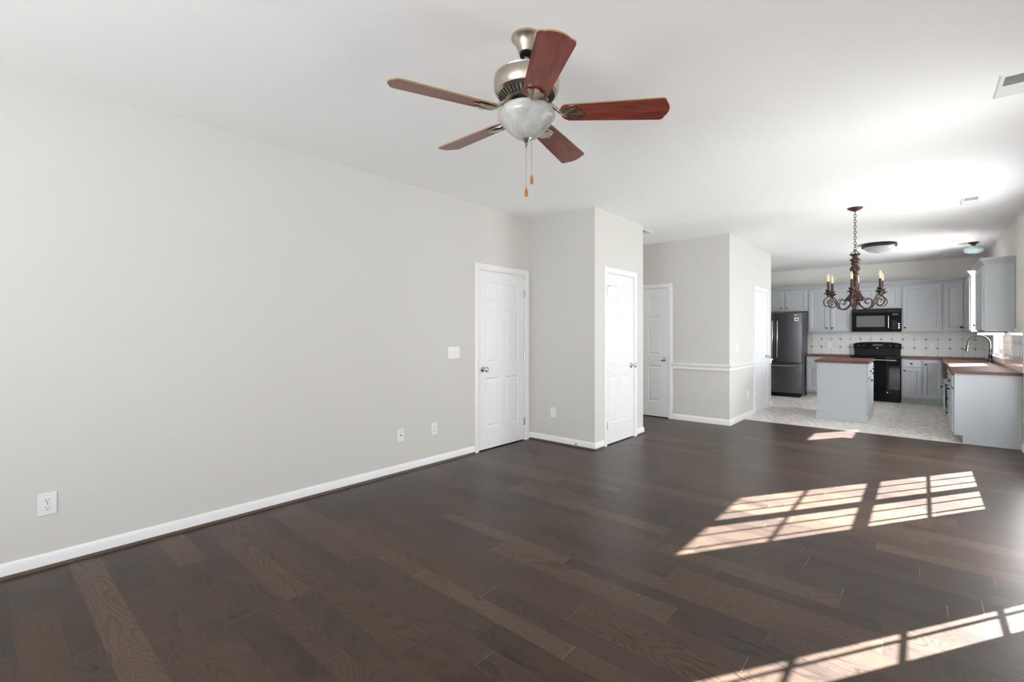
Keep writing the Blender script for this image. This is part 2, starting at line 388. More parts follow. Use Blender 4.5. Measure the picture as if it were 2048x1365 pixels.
D1 = (3.690, 4.522, 0, 2.045); D2 = (4.868, 5.588, 0, 2.045); D3 = (-3.74, -2.955, 0, 2.045); D4 = (8.44, 9.275, 0, 2.045)
W1 = (5.71, 7.315, .41, 2.15); W2 = (3.83, 4.335, .06, 2.12); W3 = (9.42, 10.51, .98, 2.12); W4 = (-1.3, .9, .5, 2.075)
wall('wall_left', F_posx(XL), Y0-.12, Y1+.12, [D1], 'long warm grey wall running along the left of the living room')
wall('wall_closet_front', F_negy(Y1), XL, XC-T, [], 'grey wall beside the first door, facing the camera')
wall('wall_closet_side', F_posx(XC), Y1, Y3, [D2], 'bright narrow wall holding the second door, next to the hall opening')
struct('wall_hall_near', MB().box(-6.5, XC-T, Y3-T, Y3, 0, H), M['wall'], 'near side wall of the hallway behind the closet', 'wall')
wall('wall_hall_far', F_negy(Y4), -6.5, XP, [D3], 'grey hallway wall with chair rail and a half hidden door')
wall('wall_pantry_side', F_posx(XP), Y4+T, Y5, [D4], 'wall with chair rail and pantry door leading to the kitchen')
struct('wall_pantry_back', MB().box(-2.9, XP-T, Y5-T, Y5, 0, H), M['kitchen_wall'], 'back of the pantry beside the refrigerator', 'wall')
struct('wall_kitchen_left', MB().box(-2.92, -2.8, Y5, Y6+.12, 0, H), M['kitchen_wall'], 'kitchen side wall behind the refrigerator', 'wall')
struct('wall_far', MB().box(-2.92, XR+.14, Y6, Y6+.12, 0, H), M['kitchen_wall'], 'cream wall above the far kitchen cabinets', 'wall')
wall('wall_right', F_negx(XR), Y0-.12, Y6, [W1, W2, W3], 'right hand wall with the windows', M['kitchen_wall'], t=.14)
struct('wall_hall_end', MB().box(-6.62, -6.5, Y3-T, Y4+.12, 0, H), M['wall'], 'end wall of the hallway', 'wall')
wall('wall_rear', lambda u, v, d: (u, Y0+d, v), XL-.12, XR+.14, [(-3.3, .2, .45, 2.1)], 'wall behind the camera with an opening added for fill light')
struct('ceiling', MB().box(-6.62, XR+.14, Y0-.12, Y6+.12, H, H+.1), M['ceiling'], 'smooth white ceiling', 'ceiling')
struct('floor_wood', MB().box(-6.62, XR+.14, Y0-.12, YT, -.1, 0), M['oak'], 'dark brown oak plank floor', 'floor')
struct('floor_vinyl', MB().box(-2.95, XR+.14, YT, Y6+.12, -.1, .002), M['vinyl'], 'beige patterned vinyl kitchen floor', 'floor')
struct('trim_1', MB().box(XP+.012, .37, YT-.016, YT+.012, 0, .006), M['strip'], 'pale transition strip between the wood and vinyl floors', 'trim')
# closet and pantry interiors stay dark behind the closed doors
struct('wall_closet_inner', MB().box(XL-.9, XL-.8, 3.4, Y3, 0, H).box(XL-.8, XL-T, 3.4, 3.5, 0, H), M['wall'], 'hidden inner wall behind the first door', 'wall')
struct('wall_hall_blocker', MB().box(-6.5, XP-T-.001, 7.50, 7.56, 0, H).box(-6.62, -6.5, Y4+.12, 7.56, 0, H), M['wall'], 'added unseen wall blocking light behind the hallway door', 'wall', weld=False)  # unseen wall added to stop outdoor light leaking under the hall door
struct('ground_outside', MB().box(XR+.2, 14, -10, 24, -.5, -.4), M['outside'], 'ground outside the windows', 'ground')

# baseboards, shoe moulding, chair rail
BP = [(0, 0), (.0135, 0), (.0135, .060), (.010, .068), (.008, .078), (.003, .083), (0, .083)]
SP = [(0, 0), (.026, 0), (.026, .006), (.021, .014), (.0135, .018), (0, .018)]
CR = [(0, .778), (.010, .778), (.013, .79), (.009, .80), (.012, .822), (.022, .838), (.026, .852), (.020, .862), (0, .862)]
def base(name, path, label, z=.0): struct(name, MB().sweep(path, BP), M['trim'], label, 'baseboard', smooth=True)
def shoe(path, n, label): struct('trim_%d' % n, MB().sweep(path, SP), M['shoe'], label, 'trim', smooth=True)
cw = .058
base('baseboard_left', [(XL, D1[0]-cw+.004), (XL, Y0)][::-1], 'white baseboard along the long left wall')
base('baseboard_closet', [(XL, D1[1]+cw-.004), (XL, Y1), (XC, Y1), (XC, D2[0]-cw+.004)], 'white baseboard around the closet corner')
base('baseboard_closet_end', [(XC, D2[1]+cw-.004), (XC, Y3), (-6.5, Y3)], 'white baseboard at the hall corner past the second door')
base('baseboard_hall', [(D3[1]+cw-.004, Y4), (XP, Y4), (XP, D4[0]-cw+.004)], 'white baseboard around the pantry corner')
base('baseboard_pantry', [(XP, D4[1]+cw-.004), (XP, Y5), (-2.8, Y5)], 'white baseboard past the pantry door')
base('baseboard_right', [(XR, 7.76), (XR, Y0)], 'white baseboard along the right wall')
shoe([(XL+.0, Y0), (XL, D1[0]-cw-.001)], 2, 'dark brown shoe moulding under the left baseboard')
shoe([(XL, D1[1]+cw), (XL, Y1), (XC, Y1), (XC, D2[0]-cw)], 3, 'dark shoe moulding around the closet corner')
shoe([(XC, D2[1]+cw), (XC, Y3), (-3.2, Y3)], 4, 'dark shoe moulding at the hall corner')
struct('trim_5', MB().sweep([(D3[1]+cw-.002, Y4), (XP, Y4), (XP, D4[0]-cw+.002)], CR), M['trim'], 'white chair rail around the pantry corner', 'trim', smooth=True)
struct('trim_6', MB().sweep([(XP, D4[1]+cw-.002), (XP, Y5), (-2.8, Y5)], CR), M['trim'], 'short white chair rail past the pantry door', 'trim', smooth=True)

# ------------------------------------------------------------------ doors
def make_door(n, F, a, b, label, hinge_left, flip=1, stop=False, knob=True):
    """opening a..b in u; F gives wall face"""
    loc = F((a+b)/2, 0, 0); r = thing('door_%d' % n, loc, label, 'door', kind='structure')
    J = .018; CP = [(-.004, 0), (-.004, .011), (.012, .015), (.040, .018), (cw-.004, .014), (cw-.004, 0)]
    path = [(a+.004, 0), (a+.004, 2.049-.008), (b-.004, 2.049-.008), (b-.004, 0)]
    # travel a->b across the top: outward of the opening is on the left, so mirror the offsets
    MB().sweep(path, [(-o, c) for o, c in CP], F).build('casing', M['trim'], r, smooth=True)
    mb = MB()
    mb.box(a, a+J, 0, 2.045, -T, -.001, F); mb.box(b-J, b, 0, 2.045, -T, -.001, F); mb.box(a+J, b-J, 2.045-J, 2.045, -T, -.001, F)
    mb.box(a+J, a+J+.01, 0, 2.02, -.06, -.045, F); mb.box(b-J-.01, b-J, 0, 2.02, -.06, -.045, F)
    mb.build('jamb', M['trim'], r)
    u0, u1, v0, v1 = a+J+.003, b-J-.003, .012, 2.045-J-.003; W = u1-u0
    st = .112; ms = .10; pw = (W-2*st-ms)/2
    cols = [(u0+st, u0+st+pw), (u1-st-pw, u1-st)]; rows = [(v0+.235, v0+.80), (v0+.965, v0+1.575), (v0+1.69, v0+1.885)]
    pans = [(c0, c1, q0, q1) for c0, c1 in cols for q0, q1 in rows]
    MB().slab(F, u0, u1, v0, v1, -.040, -.004, pans, [(0, 0), (.008, -.007), (.018, -.009), (.042, -.002)]).build('door_slab', M['door'], r)
    hu = a+J+.002 if hinge_left else b-J-.002
    for hz in (.23, 1.03, 1.80):
        h = MB(); h.lathe([(.0065, 0), (.0065, .09)], F(hu, hz-.045, .004), 10)
        h.box(hu-.012, hu+.012, hz-.045, hz+.045, -.003, .0015, F); h.build('hinge', M['chrome'], r, smooth=True)
    if stop:
        s_ = MB(); s_.tube([F(hu, 1.87, .006), F(hu+.015, 1.875, .02), F(hu+.04, 1.873, .028), F(hu+.055, 1.873, .024)], .004, 8)
        s_.lathe([(.009, 0), (.009, .012)], F(hu, 1.862, .006), 10); s_.build('hinge_pin_stop', M['chrome'], r, smooth=True)
    if knob:
        ku = u1-.062 if hinge_left else u0+.062; c0 = Vector(F(ku, .915, -.004)); ax = Vector(F(ku, .915, 1))-Vector(F(ku, .915, 0))
        MB().lathe([(.032, 0), (.032, .004), (.026, .010), (.014, .013), (.011, .030), (.016, .036), (.026, .042), (.030, .053), (.027, .064), (.016, .071), (0, .073)], c0, 28, ax).build('door_knob', M['chrome'], r, smooth=True)
    return r
make_door(1, F_posx(XL), D1[0], D1[1], 'white six panel door in the left wall with a satin knob on its left', False)
make_door(2, F_posx(XC), D2[0], D2[1], 'white six panel door in the closet side wall, knob on its right, pin stop on the top hinge', True, stop=True)
make_door(3, F_negy(Y4), D3[0], D3[1], 'white six panel door in the hallway wall, half hidden by the closet corner', True)
make_door(4, F_posx(XP), D4[0], D4[1], 'white six panel pantry door closest to the refrigerator', True)

# ------------------------------------------------------------------ windows in the right wall
def make_window(n, W, units, cols, zr, label, rows=1, fr=.035, vf=None, zl=None, gz=None):
    a, b, z0, z1 = W; F = F_negx(XR)
    r = thing('window_%d' % n, (XR, (a+b)/2, z0), label, 'window', kind='structure')
    mb = MB(); mb.box(a, b, z0, z0+.03, -.14, -.001, F).box(a, b, z1-.03, z1, -.14, -.001, F).box(a, a+.02, z0+.03, z1-.03, -.14, -.001, F).box(b-.02, b, z0+.03, z1-.03, -.14, -.001, F)
    mb.build('window_frame', M['trim'], r)
    MB().sweep([(a+.006, z0-.0), (a+.006, z1-.006), (b-.006, z1-.006), (b-.006, z0)], [(.004, 0), (.004, .011), (-.04, .018), (-cw, .014), (-cw, 0)], F).build('window_casing', M['trim'], r)
    MB().box(a-.06, b+.06, z0-.02, z0+.002, .0, .04, F).box(a-.05, b+.05, z0-.08, z0-.02, 0, .014, F).build('window_sill', M['trim'], r, bevel=.003)
    d = -(XG-XR)
    for ui, ((ga, gb), (la, lb)) in enumerate(units):               # glass range, sash outer range
        for (ga2, gz0, gz1) in ((0, z0+.03, zr[0]), (1, zr[1], z1-.03)) if zr else ((0, z0+.03, z1-.03),):
            s_ = MB(); q0 = gz[0] if ga2 == 0 else gz0; q1 = gz[1] if (ga2 == 1 or not zr) else gz1
            zm = (zr[0]+zr[1])/2 if zr else 0; sz0 = zm if ga2 == 1 else gz0; sz1 = zm if (zr and ga2 == 0) else gz1
            s_.box(la, ga, sz0, sz1, d-.015, d+.015, F).box(gb, lb, sz0, sz1, d-.015, d+.015, F)
            s_.box(ga, gb, gz0, q0 if q0 > gz0 else gz0+.001, d-.015, d+.015, F); s_.box(ga, gb, q1 if q1 < gz1 else gz1-.001, gz1, d-.015, d+.015, F)
            if zr and ga2 == 0: s_.box(ga, gb, zr[0], (zr[0]+zr[1])/2, d-.015, d+.015, F)
            if zr and ga2 == 1: s_.box(ga, gb, (zr[0]+zr[1])/2, zr[1], d-.015, d+.015, F)
            for fq in (vf[ui] if vf else [k/cols for k in range(1, cols)]):
                x = ga+(gb-ga)*fq; s_.box(x-.008, x+.008, q0, q1, d-.005, d+.006, F)
            for z in (zl or [q0+(q1-q0)*k/(rows+1) for k in range(1, rows+1)]):
                s_.box(ga, gb, z-.009, z+.009, d-.006, d+.006, F)
            sh = s_.build('sash', M['trim'], r, weld=False)
            MB().box(ga-.003, gb+.003, q0-.003, q1+.003, d-.002, d+.002, F).build('pane', M['glass'], sh)
    return r
make_window(1, W1, [((5.838, 6.408), (5.74, 6.465)), ((6.530, 7.172), (6.465, 7.285))], 3, (1.21, 1.27), 'twin white double hung window with colonial bars in the dining area wall', vf=[(.2, .65), (.3, .66)], gz=(.548, 2.03))
make_window(2, W2, [((3.935, 4.225), (3.855, 4.31))], 1, None, 'narrow white sidelight window beside the living room', vf=[(.70,)], zl=[.303, .64, .98, 1.315, 1.65], gz=(.16, 1.99))
make_window(3, W3, [((9.56, 10.38), (9.445, 10.485))], 1, (1.52, 1.57), 'white double hung window over the kitchen sink', rows=0, gz=(1.085, 2.0))
r5 = thing('window_4', (-1.55, Y0, .45), 'added wide white window behind the camera, opening for the fill lamp', 'window', kind='structure')  # added window, unseen, gives the rear fill lamp its opening
mb = MB()
for x in (-3.3, -2.16, -1.0, .14): mb.box(x, x+.06, Y0-.1, Y0-.03, .45, 2.1)
mb.box(-3.24, .14, Y0-.1, Y0-.03, .45, .51).box(-3.24, .14, Y0-.1, Y0-.03, 2.04, 2.1).box(-3.24, .14, Y0-.08, Y0-.05, 1.25, 1.31); mb.build('window_frame', M['trim'], r5, weld=False)
MB().box(-3.24, .14, Y0-.068, Y0-.064, .51, 2.04).build('pane', M['glass'], r5)

# ------------------------------------------------------------------ wall plates
def plate(name, F, u, v, w_, kind, label, cat, group=None, h_=.124):
    r = thing(name, F(u, v-h_/2, 0), label, cat, group)
    MB().box(u-w_/2, u+w_/2, v-h_/2, v+h_/2, .0005, .006, F).build('cover_plate', M['plate'], r, bevel=.0035)
    if kind == 'duplex':
        for s_ in (-1, 1):
            cy = v+s_*.021; c = Vector(F(u, cy, .0055)); ax = Vector(F(u, cy, 1))-Vector(F(u, cy, 0))
            rc = MB().lathe([(.0165, 0), (.0165, .002), (.0155, .0028)], c, 20, ax).build('receptacle', M['plate'], r)
            sl = MB(); sl.box(u-.0075, u-.0053, cy-.001, cy+.0085, .0075, .0088, F).box(u+.0053, u+.0075, cy, cy+.008, .0075, .0088, F)
            sl.lathe([(.0028, 0), (.0028, .001)], F(u, cy-.0085, .0079), 10, ax); sl.build('socket_slots', M['dark'], rc)
        MB().lathe([(.003, 0), (.003, .0015)], F(u, v, .0055), 10, Vector(F(u, v, 1))-Vector(F(u, v, 0))).build('screw', M['chrome'], r)
    elif kind == 'coax':
        ax = Vector(F(u, v, 1))-Vector(F(u, v, 0))
        MB().lathe([(.0065, 0), (.0065, .003), (.0045, .003), (.0045, .009)], F(u, v, .005), 14, ax).build('coaxial_jack', M['dark_ring'], r)
    elif kind.startswith('toggle'):
        k = int(kind[6:])
        for i in range(k):
            uu = u+(i-(k-1)/2)*.046
            MB().box(uu-.005, uu+.005, v-.012, v+.012, .005, .0068, F).box(uu-.0035, uu+.0035, v+.0, v+.008, .0068, .016, F).build('toggle', M['plate'], r)
    elif kind == 'decora':
        MB().box(u-.0165, u+.0165, v-.033, v+.033, .0055, .0085, F).build('rocker', M['plate'], r, bevel=.001)
FL = F_posx(XL)
plate('light_switch', FL, 3.333, 1.115, .165, 'toggle3', 'white three gang switch plate on the left wall beside the first door', 'light switch')
plate('wall_outlet', FL, .286, .358, .078, 'duplex', 'white duplex outlet near the left edge, low on the long grey wall', 'outlet')
plate('cable_outlet', FL, 2.665, .357, .078, 'coax', 'white cable jack plate low on the left wall with one dark round jack', 'outlet')
plate('wall_outlet', FL, 3.07, .357, .078, 'duplex', 'white duplex outlet low on the left wall, just before the first door', 'outlet')
plate('phone_outlet', F_negy(Y1), -3.355, .364, .078, 'decora', 'white jack plate on the grey closet wall facing the camera', 'outlet')
plate('light_switch', F_posx(XP), 7.47, 1.113, .116, 'toggle2', 'white double switch plate above the chair rail on the pantry wall', 'light switch')
plate('wall_outlet', F_posx(XP), 8.05, .352, .078, 'duplex', 'white outlet below the chair rail on the pantry wall', 'outlet')
plate('wall_outlet', F_negy(Y6-.008), -1.503, 1.07, .08, 'decora', 'white outlet in the backsplash left of the stove', 'outlet')
plate('wall_outlet', F_negy(Y6-.008), .145, 1.08, .08, 'decora', 'white outlet in the backsplash right of the stove', 'outlet')
plate('light_switch', F_negx(XR-.008), 8.60, 1.105, .078, 'decora', 'white rocker plate on the glossy right wall tile, the one nearer the sink', 'light switch')
plate('light_switch', F_negx(XR-.008), 7.98, 1.115, .078, 'decora', 'white rocker plate on the glossy right wall tile, at the right picture edge', 'light switch')
r = thing('door_stop', (-3.02, Y1-.0135, .035), 'small spring door stop on the closet baseboard', 'door stop')
MB().lathe([(.011, 0), (.011, .004), (.005, .006), (.005, .055)], (-3.02, Y1-.0135, .038), 12, (0, -1, 0)).build('spring', M['chrome'], r, smooth=True)
MB().lathe([(.008, 0), (.009, .012), (0, .014)], (-3.02, Y1-.0685, .038), 12, (0, -1, 0)).build('rubber_tip', M['plate'], r, smooth=True)

# ------------------------------------------------------------------ ceiling registers
def register(x0, x1, y0, y1, label, group=None, split=True):
    r = thing('ceiling_vent', ((x0+x1)/2, (y0+y1)/2, H), label, 'air vent', group)
    b = .024
    MB().sweep([(x0, y0), (x0, y1), (x1, y1), (x1, y0)], [(0, H), (.002, H-.004), (.008, H-.010), (b, H-.012), (b, H)], closed=True).build('vent_frame', M['grille'], r)
    MB().box(x0+b, x1-b, y0+b, y1-b, H-.003, H).build('duct_opening', M['grille_in'], r)
    sl = MB(); n = 16; L_ = (y1-y0-2*b)
    for i in range(n):
        yy = y0+b+L_*(i+.5)/n; s_ = 1 if i < n/2 else -1; dz = .009; dy = .006*s_
        sl.face([(x0+b, yy-dy, H-.002-dz), (x1-b, yy-dy, H-.002-dz), (x1-b, yy+dy, H-.002), (x0+b, yy+dy, H-.002)])
    sl.box(x0+b, x1-b, (y0+y1)/2-.004, (y0+y1)/2+.004, H-.011, H-.003)
    o = sl.build('louvres', M['grille'], r, weld=False); m_ = o.modifiers.new('thick', 'SOLIDIFY'); m_.thickness = .0012
    MB().box(x0+.006, x0+.010, y1-.05, y1-.035, H-.024, H-.008).build('lever', M['grille'], r)
    return r
register(.323, .475, 3.73, 4.07, 'white ceiling register cut by the right picture edge, nearest of the ceiling vents')
register(.313, .465, 6.81, 7.17, 'white ceiling register over the dining area, second from the right edge')
register(.309, .470, 9.88, 10.17, 'small white ceiling register in the kitchen beside the glass globe light')
register(-3.16, -2.85, 5.98, 6.295, 'white ceiling vent in the hallway mostly hidden by the closet corner')

# ------------------------------------------------------------------ ceiling fan
FX, FY = -1.437, 1.759
fan = thing('ceiling_fan', (FX, FY, H), 'brushed nickel ceiling fan with five reddish wood blades and a frosted glass bowl light', 'ceiling fan')
MB().lathe([(.074, 0), (.074, -.010), (.069, -.016), (.060, -.022), (.048, -.050), (.038, -.078), (.034, -.080)][::-1], (FX, FY, H), 40).build('canopy', M['nickel'], fan, smooth=True)
MB().lathe([(.033, -.080), (.033, -.092), (.020, -.100)][::-1], (FX, FY, H), 32).build('canopy_collar', M['black_matte'], fan, smooth=True)
MB().lathe([(.0135, 2.575), (.0135, 2.645)], (FX, FY, 0), 20).build('downrod', M['nickel'], fan, smooth=True)
mot = MB().lathe([(.060, 2.432), (.085, 2.428), (.090, 2.428), (.100, 2.430), (.139, 2.462), (.148, 2.468), (.149, 2.478), (.156, 2.488), (.157, 2.535), (.150, 2.545), (.152, 2.549), (.146, 2.553), (.060, 2.566), (.030, 2.580), (.018, 2.592), (0.013, 2.592)], (FX, FY, 0), 56).build('motor_housing', M['nickel'], fan, smooth=True)
sl = MB()
for i in range(40):
    a = 2*PI*(i+.5)/40; ca, sa = math.cos(a), math.sin(a)
    f = lambda u, v, w__: (FX+ca*u-sa*v, FY+sa*u+ca*v, 2.4285+w__+(u-.10)*.82)
    sl.box(.107, .136, -.0045, .0045, -.0016, .0016, f)
sl.build('vent_slots', M['dark'], mot, weld=False)
MB().lathe([(.058, 2.405), (.078, 2.408), (.078, 2.431), (.058, 2.433)], (FX, FY, 0), 40).build('flywheel', M['black_matte'], fan, smooth=True)
MB().lathe([(.05, 2.399), (.062, 2.399), (.064, 2.401), (.056, 2.404), (.05, 2.406)], (FX, FY, 0), 40).build('light_kit_body', M['nickel'], fan, smooth=True)
prof = [(.100, 2.398), (.116, 2.397), (.126, 2.390), (.134, 2.375), (.138, 2.362), (.137, 2.352), (.127, 2.337), (.109, 2.316), (.093, 2.298), (.075, 2.280), (.056, 2.266), (.040, 2.258), (.025, 2.254), (.012, 2.253)]
MB().lathe(prof[::-1] + [(.06, 2.397), (.0, 2.396)], (FX, FY, 0), 56).build('glass_bowl', M['alabaster'], fan, smooth=True)
MB().lathe([(0, 2.212), (.006, 2.213), (.0095, 2.219), (.007, 2.226), (.004, 2.229), (.010, 2.234), (.018, 2.246), (.026, 2.254), (.027, 2.258), (.0, 2.260)], (FX, FY, 0), 28).build('finial', M['nickel'], fan, smooth=True)
PH = -113
for k in range(5):
    az = math.radians(PH+72*k); p = math.radians(12.5)
    R = Matrix.Rotation(az, 4, 'Z') @ Matrix.Translation((0, 0, 0)) @ Matrix.Rotation(-p, 4, 'X')
    def BL(u, v, d_, z=2.378):
        q = Matrix.Rotation(az, 4, 'Z') @ (Matrix.Rotation(-p, 4, 'X') @ Vector((0, v, d_)) + Vector((u, 0, 0)))
        return (FX+q.x, FY+q.y, z+q.z-.012*min(1, max(0, (u-.12)/.1))-.022*math.cos(az-math.radians(10))*max(0, u-.12)/.54)
    # outline of the blade: rounded root, wider rounded tip
    out = []
    N = 12
    for i in range(N+1):
        a = PI/2+PI*i/N; out.append((.205+.045*math.cos(a), .056*math.sin(a)*-1 if False else .056*math.sin(a)))
    cr = .022
    for i in range(7):
        a = -PI/2+PI/2*i/6; out.append((.642-cr+cr*math.cos(a), -.073+cr+cr*math.sin(a)))
    for i in range(1, 8): 
        v = -.051+.102*i/8; out.append((.642+.018*(1-(v/.051)**2), v))
    for i in range(7):
        a = PI/2*i/6; out.append((.642-cr+cr*math.cos(a), .073-cr+cr*math.sin(a)))
    mb = MB(); bm = mb.bm; uvl = bm.loops.layers.uv.new('uv')
    lo = [bm.verts.new(BL(u, v, -.003)) for u, v in out]; hi = [bm.verts.new(BL(u, v, .003)) for u, v in out]
    f0 = bm.faces.new(lo); f1 = bm.faces.new(hi)
    for fc in (f0, f1):
        for lp, (u, v) in zip(fc.loops, out): lp[uvl].uv = (u+k*.37, v+k*1.3)
    for i in range(len(out)):
        j = (i+1) % len(out); q = bm.faces.new([lo[i], lo[j], hi[j], hi[i]]); q.material_index = 1
    b = mb.build('blade', [M['blade'], M['blade_edge']], fan, weld=False)
    ir = MB()
    ir.tube([BL(.066, 0, .0, 2.418), BL(.09, 0, 0, 2.420), BL(.115, 0, 0, 2.410), BL(.14, 0, 0, 2.392), BL(.165, 0, -.007, 2.381)], [.011, .011, .009, .009, .010], 10)
    leaf = [(.155, -.010), (.175, -.017), (.20, -.030), (.228, -.040), (.246, -.037), (.252, -.022), (.266, -.010), (.272, 0), (.266, .010), (.252, .022), (.246, .037), (.228, .040), (.20, .030), (.175, .017), (.155, .010)]
    t0 = [ir.bm.verts.new(BL(u, v, -.0032)) for u, v in leaf]; t1 = [ir.bm.verts.new(BL(u, v, -.0105 if q_ % 2 else -.0055)) for q_, (u, v) in enumerate(leaf)]
    ci = ir.bm.verts.new(BL(.178, 0, -.018)); ir.bm.faces.new(t0)
    for i in range(len(leaf)):
        j = (i+1) % len(leaf); ir.bm.faces.new([t0[i], t0[j], t1[j], t1[i]]); ir.bm.faces.new([t1[i], t1[j], ci])
    ir.build('blade_iron', M['nickel'], b, smooth=True)
for dx, zz, nm in ((-.0, 1.975, 'a'), (.019, 2.035, 'b')):
    px_, py_ = FX+dx, FY-.0+dx*.8
    if nm == 'a': px_ -= .003
    pc = MB().tube([(px_, py_, 2.214 if nm == 'a' else 2.262), (px_, py_, zz+.04)], .0011, 6).build('pull_chain', M['nickel'], fan)
    MB().lathe([(0, zz), (.006, zz+.002), (.0085, zz+.010), (.0075, zz+.026), (.004, zz+.040), (.0025, zz+.044), (0, zz+.045)], (px_, py_, 0), 16).build('wooden_fob', M['fob'], pc, smooth=True)

# ------------------------------------------------------------------ chandelier
CX, CY = -.575, 6.60
ch = thing('chandelier', (CX, CY, H), 'rustic bronze chandelier with six candle lights on scrolled arms hanging from a chain', 'chandelier')
MB().lathe([(0, -.045), (.010, -.043), (.018, -.036), (.045, -.026), (.066, -.012), (.074, -.002), (.074, 0)], (CX, CY, H), 32).build('canopy', M['bronze'], ch, smooth=True)
cm = MB(); zt = 2.70; nl = 14; Lk = (2.70-2.262)/nl
for i in range(nl):
    zc = zt-Lk*(i+.5); pts = []
    for j in range(14):
        a = 2*PI*j/14; h_ = math.cos(a)*.0115; v_ = math.sin(a)*(Lk*.5+.005)
        pts.append((CX+(h_ if i % 2 else 0), CY+(0 if i % 2 else h_), zc+v_))
    cm.tube(pts, .003, 6, closed=True)
cm.build('chain', M['bronze'], ch, smooth=True, weld=False)
hm = MB()
for s_ in (-1, 1):
    hm.tube([(CX, CY, 2.270), (CX+s_*.010, CY, 2.262), (CX+s_*.014, CY, 2.250), (CX+s_*.024, CY, 2.238), (CX+s_*.034, CY, 2.236), (CX+s_*.036, CY, 2.226), (CX+s_*.024, CY, 2.222), (CX, CY, 2.222)], .0042, 8)
    hm.tube([(CX, CY, 2.270), (CX, CY+s_*.010, 2.262), (CX, CY+s_*.014, 2.250), (CX, CY+s_*.024, 2.238), (CX, CY+s_*.034, 2.236), (CX, CY+s_*.024, 2.222), (CX, CY, 2.222)], .0042, 8)
hm.build('hanging_loop', M['bronze'], ch, smooth=True, weld=False)
bz = [(0, 1.568), (.010, 1.572), (.018, 1.580), (.012, 1.590), (.024, 1.596), (.030, 1.612), (.036, 1.640), (.046, 1.668), (.052, 1.684), (.074, 1.687), (.086, 1.695), (.088, 1.708), (.080, 1.722), (.066, 1.736), (.058, 1.752), (.046, 1.772), (.034, 1.786), (.030, 1.80), (.027, 1.85), (.030, 1.90), (.028, 1.95), (.021, 1.963), (.034, 1.985), (.034, 1.995), (.022, 2.010), (.036, 2.024), (.047, 2.045), (.042, 2.066), (.028, 2.092), (.036, 2.108), (.038, 2.118), (.030, 2.130), (.046, 2.148), (.046, 2.158), (.028, 2.172), (.026, 2.182), (.030, 2.196), (.050, 2.212), (.050, 2.218), (.026, 2.222), (0, 2.222)]
cb = MB(); seg = 72; rings = []
for r_, z_ in bz:
    if r_ == 0: rings.append([cb.bm.verts.new((CX, CY, z_))])
    else: rings.append([cb.bm.verts.new((CX+r_*(1+.09*math.cos(12*2*PI*i/seg/1.0) if r_ > .033 else r_ / r_)*math.cos(2*PI*i/seg), CY+r_*(1+.09*math.cos(12*2*PI*i/seg) if r_ > .033 else 1)*math.sin(2*PI*i/seg), z_)) for i in range(seg)])
for a, b in zip(rings, rings[1:]):
    for i in range(seg):
        j = (i+1) % seg
        if len(a) == 1: cb.bm.faces.new([a[0], b[i], b[j]])
        elif len(b) == 1: cb.bm.faces.new([a[i], b[0], a[j]])
        else: cb.bm.faces.new([a[i], b[i], b[j], a[j]])
cb.build('turned_column', M['bronze'], ch, smooth=True)
VA = math.atan2(CY, CX)    # direction from the camera to the chandelier
def smoothpath(P, n=5):
    P = [Vector(p) for p in P]; out = []
    for i in range(len(P)-1):
        p0 = P[max(i-1, 0)]; p1 = P[i]; p2 = P[i+1]; p3 = P[min(i+2, len(P)-1)]
        for j in range(n):
            t_ = j/n; out.append(.5*((2*p1)+(-p0+p2)*t_+(2*p0-5*p1+4*p2-p3)*t_*t_+(-p0+3*p1-3*p2+p3)*t_**3))
    out.append(P[-1]); return out
for k in range(6):
    a = VA+math.radians(60*k)+PI-math.radians(6); ca, sa = math.cos(a), math.sin(a)
    def A(u, z): return (CX+ca*u, CY+sa*u, z)
    RA = .272
    main = [(.040, 1.668), (.060, 1.632), (.100, 1.598), (.150, 1.596), (.180, 1.622), (.205, 1.672), (.228, 1.715), (RA-.02, 1.738), (RA+.02, 1.722), (RA+.048, 1.680), (RA+.035, 1.640), (RA-.005, 1.622), (RA-.045, 1.645), (RA-.040, 1.690), (RA, 1.698), (RA+.015, 1.675), (RA+.0, 1.655)]
    cur = [(.175, 1.606), (.186, 1.650), (.176, 1.690), (.140, 1.708), (.110, 1.690), (.108, 1.662), (.130, 1.650), (.146, 1.664)]
    am = MB(); pm = smoothpath([A(*q) for q in main]); am.tube(pm, [.0075-.0035*i/len(pm) for i in range(len(pm))], 8)
    pc = smoothpath([A(*q) for q in cur]); am.tube(pc, [.0055-.002*i/len(pc) for i in range(len(pc))], 8)
    arm = am.build('arm', M['bronze'], ch, smooth=True, weld=False)
    c = A(RA, 0)
    MB().lathe([(0, 1.738), (.012, 1.738), (.016, 1.755), (.028, 1.768), (.048, 1.780), (.043, 1.785), (.024, 1.787), (.020, 1.793), (.030, 1.806), (.029, 1.820), (.018, 1.822), (0, 1.822)], c, 20).build('candle_cup', M['bronze'], arm, smooth=True)
    MB().lathe([(.0135, 1.818), (.0125, 1.912), (0, 1.912)], c, 16).build('candle_sleeve', M['bronze'], arm, smooth=True)
    MB().lathe([(.010, 1.910), (.011, 1.928), (0, 1.929)], c, 14).build('bulb_socket', M['ivory'], arm, smooth=True)
    MB().lathe([(.006, 1.926), (.0115, 1.943), (.0125, 1.955), (.009, 1.976), (.0035, 1.996), (0, 2.003)], c, 16).build('bulb', M['bulb'], arm, smooth=True)

